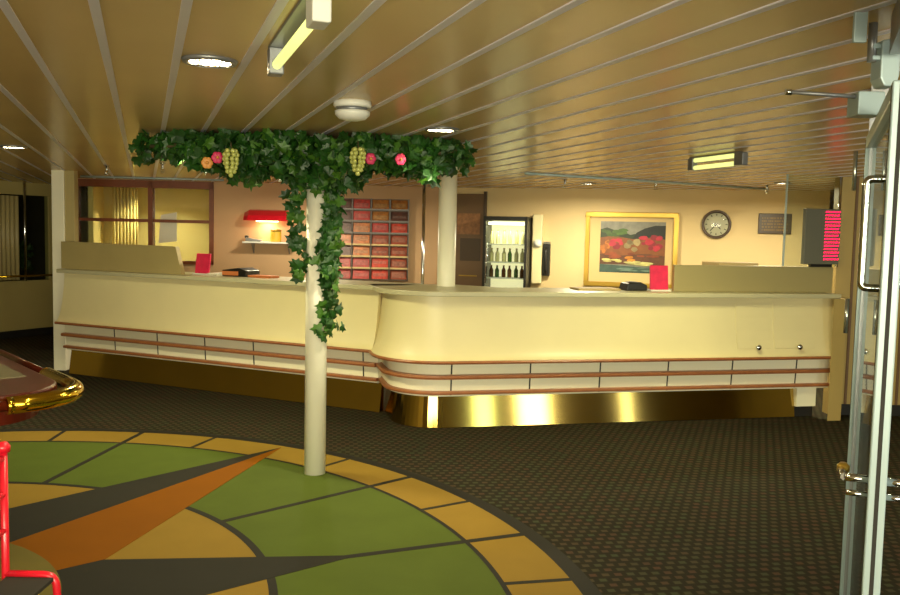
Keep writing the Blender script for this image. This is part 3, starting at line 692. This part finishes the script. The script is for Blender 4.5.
# framed picture
t = thing('framed_picture', mtc @ Vector((2.28, 0, 1.45)), 'large gilt-framed colourful landscape picture on the wall', 'picture')
PX0, PX1, PZ0, PZ1 = 1.73, 2.845, .99, 1.915; fwid = .055
m = MB()
for a, b2, c, d in ((PX0, PX1, PZ1-fwid, PZ1), (PX0, PX1, PZ0, PZ0+fwid), (PX0, PX0+fwid, PZ0+fwid, PZ1-fwid), (PX1-fwid, PX1, PZ0+fwid, PZ1-fwid)): m.box((a, -.045, c), (b2, -.003, d), 0, mtc)
m.build('picture_frame', M['gold'], t, bevel=.008)
m = MB(); m.box((PX0+fwid, -.018, PZ0+fwid), (PX1-fwid, -.004, PZ1-fwid), 0, mtc); m.build('mount', M['mount'], t)
IX0, IX1, IZ0, IZ1 = 1.915, 2.70, 1.17, 1.80
random.seed(21)
cv = [((142, 140, 126), [(0, 0), (1, 0), (1, 1), (0, 1)]), ((40, 56, 28), [(0, .60), (0, .84), (.10, .88), (.22, .83), (.36, .80), (.46, .74), (.6, .78), (.72, .88), (.86, .93), (1, .92), (1, .55)]), ((26, 32, 28), [(.48, .62), (.56, .79), (.68, .87), (.84, .93), (1, .93), (1, .64)]), ((140, 80, 36), [(0, .30), (0, .68), (.2, .72), (.5, .66), (.8, .70), (1, .66), (1, .30)]), ((104, 62, 38), [(0, .16), (0, .36), (.3, .33), (.7, .38), (1, .34), (1, .16)]), ((66, 92, 84), [(0, 0), (0, .16), (.3, .14), (.7, .11), (1, .13), (1, 0)])]
def dabs(n, u0, u1, v0, v1, c, su, sv):
    for _ in range(n):
        u, v = random.uniform(u0, u1), random.uniform(v0, v1); a, b = su*random.uniform(.6, 1.3), sv*random.uniform(.6, 1.3)
        k = random.uniform(.8, 1.2); poly = [(min(.995, max(.005, u+a*math.cos(w)*random.uniform(.8, 1.2))), min(.995, max(.005, v+b*math.sin(w)*random.uniform(.8, 1.2)))) for w in [i*PI/4 for i in range(8)]]
        cv.append((tuple(min(255, q*k) for q in c), poly))
dabs(9, .03, .36, .72, .84, (72, 104, 36), .07, .03); dabs(8, .02, .16, .40, .66, (190, 110, 40), .05, .05); dabs(9, .18, .36, .48, .68, (176, 38, 58), .05, .05)
dabs(6, .42, .60, .44, .62, (150, 132, 88), .05, .06); dabs(12, .64, .92, .44, .70, (170, 34, 54), .06, .05); dabs(7, .05, .95, .30, .40, (150, 70, 34), .09, .03)
dabs(6, .08, .30, .20, .26, (214, 204, 120), .08, .02); dabs(4, .40, .54, .24, .31, (224, 140, 44), .05, .025); dabs(7, .46, .74, .15, .22, (210, 204, 128), .09, .02); dabs(7, .1, .9, .03, .10, (100, 124, 112), .12, .02)
m = MB(); pm = []
for i, (c, poly) in enumerate(cv):
    pm.append(mat('paint_%d' % i, tuple(v*.84 for v in c), rough=.5, noise=.18, nscale=14)); y = -.019-.00012*i
    m.add([mtc @ Vector((IX0+(IX1-IX0)*u, y, IZ0+(IZ1-IZ0)*v)) for u, v in poly], [tuple(range(len(poly)))], i)
m.build('canvas', pm, t)

# clock
cc_ = mtc @ Vector((3.285, 0, 1.785)); ang = math.atan2(WC[1]-WB[1], WC[0]-WB[0])
mk = Matrix.Translation(cc_) @ Matrix.Rotation(ang, 4, 'Z') @ Matrix.Rotation(PI/2, 4, 'X')
t = thing('wall_clock', cc_, 'round wall clock with a dark rim right of the gilt-framed picture', 'clock')
m = MB(); m.lathe([(.135, .002), (.165, .006), (.172, .03), (.160, .045), (.142, .03), (.135, .002)], 40, 0, mk, caps=False); m.build('rim', M['brown_d'], t, label='dark brown rim')
m = MB(); m.lathe([(.14, .01), (1e-6, .012)], 40, 0, mk, caps=False); m.build('face', mat('clock_face', (196, 184, 160), rough=.4), t)
m = MB()
for k in range(12):
    w = k*PI/6; mm = mk @ Matrix.Rotation(w, 4, 'Z'); m.box((-.005, .105, .012), (.005, .128, .0145), 0, mm)
m.build('hour_mark', M['black'], t)
for w, l, nm in ((math.radians(-139), .075, 'hour_hand'), (math.radians(-222), .105, 'minute_hand')):
    m = MB(); m.box((-.005, -.015, .0155), (.005, l, .018), 0, mk @ Matrix.Rotation(w, 4, 'Z')); m.build(nm, M['black'], t)
m = MB(); m.lathe([(.142, .028), (.10, .038), (.05, .043), (1e-6, .045)], 40, 0, mk, caps=False); m.build('glass_cover', M['glass'], t)

# dark plaque
t = thing('wall_plaque', mtc @ Vector((3.93, 0, 1.8)), 'dark brown plaque with faint gold lettering near the red display', 'plaque')
m = MB(); m.box((3.76, -.03, 1.685), (4.13, -.003, 1.925), 0, mtc); m.build('board', M['plaque'], t, bevel=.006)
m = MB()
random.seed(3)
for r, z in enumerate((1.87, 1.835, 1.80, 1.765, 1.73)):
    s = 3.80
    while s < 4.07:
        w = random.uniform(.008, .022); m.box((s, -.0325, z-.009), (s+w, -.0302, z+.009), 0, mtc); s += w+random.choice((.006, .006, .016))
m.build('lettering', mat('dull_gold', (122, 96, 44), rough=.5, metal=.3), t)

# glass screen and LED board on the counter end
mtr = frame2(rq(0), RD)
t = thing('glass_screen', mtr @ Vector((3.45, .02, 1.375)), 'clear glass screen with chrome post on the right counter end', 'glass screen')
m = MB(); m.box((3.235, .018, 1.377), (3.772, .024, CEIL), 0, mtr); m.build('glass_pane', M['glass'], t)
m = MB(); m.tube([mtr @ Vector((3.785, .02, 1.376)), mtr @ Vector((3.785, .02, CEIL))], .013, 14); m.build('post', M['chrome'], t)
m = MB(); m.box((3.225, .012, 1.377), (3.235, .03, CEIL), 0, mtr); m.build('edge_strip', M['alu'], t)
t = thing('message_display', mtr @ Vector((3.5, -.03, 1.375)), 'grey board with glowing red lines of text at the right counter end', 'display')
m = MB(); m.box((3.40, -.035, 1.40), (3.765, .01, 1.90), 0, mtr); m.build('housing', M['board'], t, bevel=.005)
m = MB()
random.seed(11)
for r in range(15):
    z = 1.437+r*.0305; s = 3.60
    while s < 3.75:
        w = random.choice((.012, .018, .024, .03)); w = min(w, 3.757-s)
        m.add([mtr @ Vector(v) for v in ((s, -.0375, z+.001), (s+w, -.0375, z+.005), (s+w+.003, -.0375, z+.019), (s+.003, -.0375, z+.015))], [(0, 1, 2, 3)], 0); s += w+.008
m.build('red_text', M['led'], t, label='blurred glowing red text lines')
m = MB(); m.box((3.48, -.03, 1.375), (3.70, .005, 1.402), 0, mtr); m.build('foot', M['black'], t)

# items on the right worktop
holder(mtr, 1.96, 2.13, 1.14, .225, 'pink card holder standing on the right counter below the picture', d=.06, lean=.02)
t = thing('card_terminal', mtr @ Vector((1.87, .1, 1.14)), 'black handheld terminal lying left of the pink card holder on the right counter', 'terminal')
m = MB(); m.prism([(1.74, 1.141), (1.94, 1.141), (1.94, 1.19), (1.88, 1.215), (1.76, 1.205)], -.25, -.08, 0, mtr @ Matrix(((1, 0, 0, 0), (0, 0, -1, 0), (0, 1, 0, 0), (0, 0, 0, 1)))); m.build('body', M['black'], t, bevel=.008)
m = MB(); m.box((1.78, .09, 1.214), (1.86, .2, 1.217), 0, mtr); m.build('screen', M['greybox'], t)
b_ = MB(); b_.box((1.30, .08, 1.141), (1.69, .3, 1.158), 0, mtr); tag(b_.build('brochure_stack', M['mount'], None, bevel=.002), 'flat pale stack of paper left of the black terminal on the right counter', 'paper')
# letter tray on the upstand
t = thing('letter_tray', mtr @ Vector((2.75, .2, 1.375)), 'low yellowish tray on the counter behind the olive screen', 'tray')
m = MB(); m.box((2.62, .05, 1.14), (2.98, .33, 1.36), 0, mtr); m.build('body', M['yellowtray'] if 'yellowtray' in M else M['mount'], t, bevel=.004)
m = MB(); m.box((2.60, .045, 1.36), (3.0, .335, 1.40), 0, mtr); m.build('lid', M['mount'], t, bevel=.004)

# red call point on the side wall
mts = frame2(ra, V2(ra, rb))
t = thing('fire_call_point', mts @ Vector((.42, 0, 1.9)), 'small red fire call point on the olive wall beside the glass door', 'call point')
m = MB(); m.box((.38, -.04, 1.87), (.46, -.001, 1.95), 0, mts); m.build('box', M['red'], t, bevel=.006)
m = MB(); m.box((.40, -.043, 1.89), (.44, -.040, 1.93), 0, mts); m.build('press_plate', M['white'], t)

# ------------------------------------------------------------------ lobby window far left
mtw = frame2(la, V2(la, lb))
w = MB(); w.box((s_w0, .55, .75), (s_w1, .6, 2.1), 0, mtw); w.box((s_w0-.02, .1, .75), (s_w0, .6, 2.1), 0, mtw); w.box((s_w1, .1, .75), (s_w1+.02, .6, 2.1), 0, mtw); w.box((s_w0, .1, .76), (s_w1, .6, .80), 0, mtw); w.box((s_w0, .1, 2.02), (s_w1, .6, 2.06), 0, mtw)
win2 = struct('window_2', w, M['dark'])
w = MB(); w.box((s_w0, .03, .80), (s_w1, .035, 2.02), 0, mtw); w.build('pane', M['glass'], win2)
s30 = 5.30
t = thing('chrome_post', mtw @ Vector((s30, .09, .8)), 'bright chrome post standing in the far left lobby window', 'post')
m = MB(); m.tube([mtw @ Vector((s30, -.03, .80)), mtw @ Vector((s30, -.03, CEIL-.0))], .018, 12); m.build('tube', M['chrome'], t)
m = MB(); m.tube([mtw @ Vector((s30-.42, -.04, .87)), mtw @ Vector((5.75, -.04, .87))], .016, 12); tag(m.build('brass_rail', M['brass'], None), 'thin brass rail along the far left lobby window', 'rail')
m = MB(); m.box((s30-.40, .48, .8), (s30+.02, .51, 1.85), 0, mtw); tag(m.build('room_divider', M['mahog'], None), 'dark red-brown panel behind the far left window', 'divider')
m = MB()
for i in range(14): pass
pts = [(s_w0+.9+i*.014, -.02-.022*math.sin(i*1.3)) for i in range(24)]
vs = [mtw @ Vector((x, y, .82)) for x, y in pts]+[mtw @ Vector((x, y, 2.0)) for x, y in pts]; n = len(pts)
m.add(vs, [(i, i+1, n+i+1, n+i) for i in range(n-1)], 0, True); o = m.build('curtain', M['screen_l'], None); sl = o.modifiers.new('thickness', 'SOLIDIFY'); sl.thickness = .006
tag(o, 'pale olive curtain at the edge of the far left lobby window', 'curtain')
t = thing('potted_plant', mtw @ Vector((s30+.1, .25, .8)), 'dark leafy potted plant behind the far left lobby window', 'plant')
m = MB(); m.lathe([(.07, .801), (.1, .95), (.105, .96), (.09, .955)], 20, 0, Matrix.Translation(mtw @ Vector((s30+.05, .28, 0)))); m.build('pot', M['brown_d'], t)
m = MB()
for k in range(170):
    p = mtw @ Vector((s30+.05+max(-.3, min(.3, random.gauss(0, .13))), .28+random.uniform(-.08, .08), .98+abs(random.gauss(0, .17)))); leaf(m, p, random.uniform(.06, .1), (random.gauss(0, .6), -1, random.gauss(0, .6)), random.uniform(0, 6.28))
m.build('foliage', M['leaf'], t)

# ------------------------------------------------------------------ mahogany table with brass corner rail
TA = Vector((-.9, -.435)).normalized(); TB = Vector((-.37, .93)).normalized(); TC = Vector((-.212, 3.817))
def tp(u, v): q = TC+TA*u+TB*v; return (q.x, q.y)
def rounded(off, R=.26, U=1.5, Vv=1.5):
    pts = [tp(U, off)]
    for i in range(13):
        w = PI/2*i/12; u = off+R-R*math.sin(w); v = off+R-R*math.cos(w); pts.append(tp(u, v))
    pts.append(tp(off, Vv)); return pts
t = thing('mahogany_table', (*tp(.75, .75), 0), 'mahogany table with a polished brass corner rail, cut off by the left edge', 'table')
m = MB(); m.prism(rounded(.06)+[tp(1.5, 1.5)], .86, .915); m.build('table_top', M['mahog'], t, bevel=.01)
m = MB(); m.prism(rounded(.12)+[tp(1.44, 1.44)], .78, .86); m.build('apron', M['mahog'], t)
m = MB(); m.prism([tp(.14, .46), tp(1.3, .46), tp(1.3, 1.2), tp(.14, 1.2)], .9145, .918); m.build('inset', M['greytop'], t, label='grey inset top')
rp = [(*p, .885) for p in rounded(.0)]
cut = [(*tp(.33, 0), .885)]+rp[1:14]+[(*tp(.0, .62), .885)]
m = MB(); m.tube(cut, .036, 16); m.build('corner_rail', M['brass'], t, label='polished brass corner rail')
m = MB(); m.tube([(*tp(1.5, 0), .885), (*tp(.34, 0), .885)], .022, 12); m.build('side_rail', M['mahog'], t)
m = MB(); m.tube([(*tp(0, .63), .885), (*tp(0, 1.5), .885)], .022, 12); m.build('side_rail', M['mahog'], t)
for (u, v) in ((.33, 0), (0, .62)):
    m = MB(); p = Vector((*tp(u, v), .885)); d = Vector((TA.x, TA.y, 0)) if v == 0 else Vector((TB.x, TB.y, 0))
    m.tube([p-d*.012, p+d*.012], .036, 16); m.build('rail_ferrule', M['brass'], t, label='brass ferrule')
for (u, v) in ((.5, .5), (1.38, .3), (.45, 1.3), (1.38, 1.38)):
    m = MB(); m.lathe([(.04, 0), (.03, .05), (.035, .4), (.05, .70), (.05, .80)], 18, 0, Matrix.Translation((*tp(u, v), 0))); m.build('leg', M['mahog'], t)

# ------------------------------------------------------------------ red tubular chair, bottom left
P = Vector((-.437, 3.02, 0)); u = Vector((.94, -.34, 0)); v = Vector((.34, .94, 0))
t = thing('red_chair', P-v*.2+Vector((0, 0, 0)), 'glossy red tubular chair cut off by the bottom left corner', 'chair')
rr = .0125
def rnd(pts, r=.05, k=6):
    pts = [Vector(p) for p in pts]; o = [pts[0]]
    for i in range(1, len(pts)-1):
        a, b2, c = pts[i-1], pts[i], pts[i+1]; p0 = b2+(a-b2).normalized()*r; p1 = b2+(c-b2).normalized()*r
        for j in range(k+1):
            f = j/k; o.append((p0*(1-f)+b2*f)*(1-f)+(b2*f*0+(b2*(1-f)+p1*f))*f)
    o.append(pts[-1]); return o
zz = lambda h: Vector((0, 0, h))
v2 = -v*.42
for q in (Vector((0, 0, 0)), v2):
    m = MB(); m.tube([P+q+zz(0), P+q+zz(.45), P+q+zz(.875)], rr, 12); m.lathe([(.02, .86), (.022, .88), (.012, .893), (1e-6, .896)], 16, 0, Matrix.Translation(P+q)); m.build('back_post', M['red'], t)
    m = MB(); m.tube(rnd([P+q+zz(.452), P+q+u*.165+zz(.452), P+q+u*.19+zz(0)], .04), rr, 12); m.build('side_frame', M['red'], t)
for h in (.84, .72, .6):
    m = MB(); m.tube([P+zz(h), P+v2+zz(h)], .010, 10); m.build('back_rail', M['red'], t)
m = MB(); vs = [P+u*.01+v2*.04, P+u*.165+v2*.04, P+u*.165+v2*.96, P+u*.01+v2*.96]
m.prism([(p.x, p.y) for p in vs], .437, .449); m.build('seat', M['dark'], t)

# ------------------------------------------------------------------ glass door at the right
DP = Vector((2.588, 2.511, 0)); DD = Vector((1.725-2.588, 1.601-2.511, 0)).normalized(); DN = Vector((-DD.y, DD.x, 0))  # DN: to the right
if DN.x < 0: DN = -DN
def mtd():
    return Matrix(((DD.x, DN.x, 0, DP.x), (DD.y, DN.y, 0, DP.y), (0, 0, 1, 0), (0, 0, 0, 1)))
md = mtd(); DW = 1.254
door = MB(); door.box((-.0, .0, .01), (.045, .042, 2.0), 0, md); door.box((DW-.045, 0, .01), (DW, .042, 2.0), 0, md); door.box((.045, 0, 1.955), (DW-.045, .042, 2.0), 0, md); door.box((.045, 0, .01), (DW-.045, .042, .11), 0, md)
dr = struct('door_1', door, M['alu'], bevel=.004); 
m = MB(); m.box((.045, .018, .11), (DW-.045, .024, 1.955), 0, md); m.build('pane', M['glass'], dr)
m = MB()
for x in (.055, DW-.065): m.box((x, .012, .11), (x+.012, .03, 1.955), 0, md)
m.build('gasket', M['alu_d'], dr)
m = MB()
for x0_ in (0, DW-.045):
    m.box((x0_+.019, -.0012, .02), (x0_+.026, .0, 1.99), 0, md)
m.box((DW, .016, .02), (DW+.0012, .026, 1.99), 0, md); m.build('groove', M['joint'], dr)
il = Vector((-.94, .342, 0))
def rod(name, a, b2, r, mm_='chrome', parent=dr, n=12, label=None):
    q = MB(); q.tube([a, b2], r, n); return q.build(name, M[mm_], parent, label=label)
for z0, z1 in ((1.80, 1.95), (1.25, 1.385)):
    p = DP+il*.035; rod('hinge', p+zz(z0), p+zz(z1), .008, 'hinge'); 
def pull(off):
    p = DP+DD*.66+DN*off; q = MB(); q.tube(rnd([DP+DD*.66+DN*.02+zz(1.80), p+zz(1.80), p+zz(1.46), DP+DD*.66+DN*.02+zz(1.46)], .02), .0125, 12)
    return q.build('pull_handle', M['chrome'], dr, label='chrome pull bar')
pull(-.018); pull(.085)
for sgn, off in ((-1, 0), (1, .042)):
    p = DP+DD*(DW-.025)+DN*off
    o = rod('door_handle', p+zz(.995), p+DN*sgn*.055+zz(.995), .011, 'chrome', label='chrome lever handle')
    q = MB(); q.tube([p+DN*sgn*.055+zz(.995), p+DN*sgn*.06-DD*.10+zz(.99)], .010, 12); q.build('lever', M['chrome'], o)
    rod('lock_cylinder', p+zz(.955), p+DN*sgn*.05+zz(.955), .008, 'chrome')
p = DP+DD*(DW-.025); q = MB(); q.lathe([(.010, -.012), (.016, -.004), (.016, .010), (.008, .018)], 16, 0, Matrix.Translation(p-DN*.055-DD*.10+zz(.99))); q.build('lever_knob', M['gold'], dr, label='yellowish knob')
# frame and closer hardware hanging from the ceiling
m = MB(); md0 = md; m.box((-.06, .01, 0), (-.012, .07, CEIL), 0, md0); jamb = struct('trim_5', m, M['alu_d'])
t = thing('door_closer', (2.18, 2.12, 2.0), 'grey overhead door closer with a long stay rod at the top of the glass door', 'door closer')
mc = frame2((2.150, 2.142), (.94, -.34))
m = MB(); m.box((0, -.03, 2.008), (.085, .05, 2.083), 0, mc); m.build('block', M['alu'], t, bevel=.004)
m = MB(); m.tube([(2.165, 2.130, 2.068), (1.945, 2.212, 2.079)], .0065, 10); m.build('stay_rod', M['alu_d'], t)
m = MB(); m.tube([(1.955, 2.208, 2.0785), (1.938, 2.215, 2.0793)], .010, 10); m.build('rod_end', M['chrome'], t)
t = thing('door_stay', (1.9, 1.8, 2.1), 'white angular door stay bracket under the ceiling above the glass door', 'bracket')
mc = frame2((1.890, 1.808), (.94, -.34))
m = MB(); m.prism([(0, 2.05), (.012, 2.028), (.045, 2.028), (.052, 2.06), (.052, 2.16), (.0, 2.15)], -.02, .04, 0, mc @ Matrix(((1, 0, 0, 0), (0, 0, 1, 0), (0, 1, 0, 0), (0, 0, 0, 1)))); m.build('body', M['alu'], t, bevel=.004)
m = MB(); m.tube([(1.874, 1.815, 2.095), (1.874, 1.815, CEIL)], .012, 12); m.build('pivot', M['alu_d'], t)
m = MB(); m.box((-.02, -.012, 2.13), (.03, .012, 2.142), 0, mc); m.box((-.02, -.012, 2.10), (.01, .012, 2.11), 0, mc); m.build('arm', M['alu'], t)
m = MB(); mc = frame2((1.735, 1.745), (.94, -.34)); m.box((0, -.006, 2.12), (.034, .006, CEIL), 0, mc); tag(m.build('ceiling_bracket', M['alu'], None, bevel=.002), 'flat pale metal plate hanging from the ceiling left of the door stay', 'bracket')
m = MB(); m.box((1.06, -.0, 2.10), (2.3, .06, CEIL), 0, md); struct('trim_6', m, M['alu_d'])

# ------------------------------------------------------------------ added light panels behind the camera, framed as windows

for n_, (xa, xb, e, wc) in enumerate(((-4.6, 1.6, 520, (1.0, .93, .66)), (3.95, 4.30, 20, (.80, 1.0, .78)), (4.85, 5.45, 60, (1, 1.0, .86)), (7.0, 7.2, 10, (.95, 1, .92)))):
    zb = .81 if n_ == 0 else .12
    m = MB(); m.box((xa-.06, -3.5, zb-.06), (xb+.06, -3.44, zb)); m.box((xa-.06, -3.5, 2.05), (xb+.06, -3.44, 2.11)); m.box((xa-.06, -3.5, zb), (xa, -3.44, 2.05)); m.box((xb, -3.5, zb), (xb+.06, -3.44, 2.05)); struct('window_%d' % (n_+3), m, M['alu'])  # made-up unseen frame around an added light panel
    light('window_daylight', ((xa+xb)/2, -3.43, (zb+2.05)/2), e, xb-xa, wc, 2.05-zb, (math.radians(90), 0, 0))  # added for frontal fill and bright streaks in the kick plates
for x, y, e in ((-3.6, 1.4, 14), (-3.8, 6.0, 6), (3.2, -1.2, 16), (-1.8, -1.0, 14), (5.6, 2.6, 14), (-2.6, 11.3, 1.5)):
    downlight(x, y, .09, 'round downlight over the part of the lobby outside the view', e, 130, 'lobby downlights outside the view')  # unseen fittings put in to help light the enclosed room

w = bpy.data.worlds.new('world'); bpy.context.scene.world = w; w.use_nodes = True
w.node_tree.nodes['Background'].inputs[0].default_value = (.10, .085, .05, 1); w.node_tree.nodes['Background'].inputs[1].default_value = .3
sc = bpy.context.scene
sc.view_settings.view_transform = 'Standard'; sc.view_settings.look = 'None'; sc.view_settings.exposure = 0; sc.view_settings.gamma = 1
sc.view_settings.use_curve_mapping = False
sc.cycles.use_denoising = True
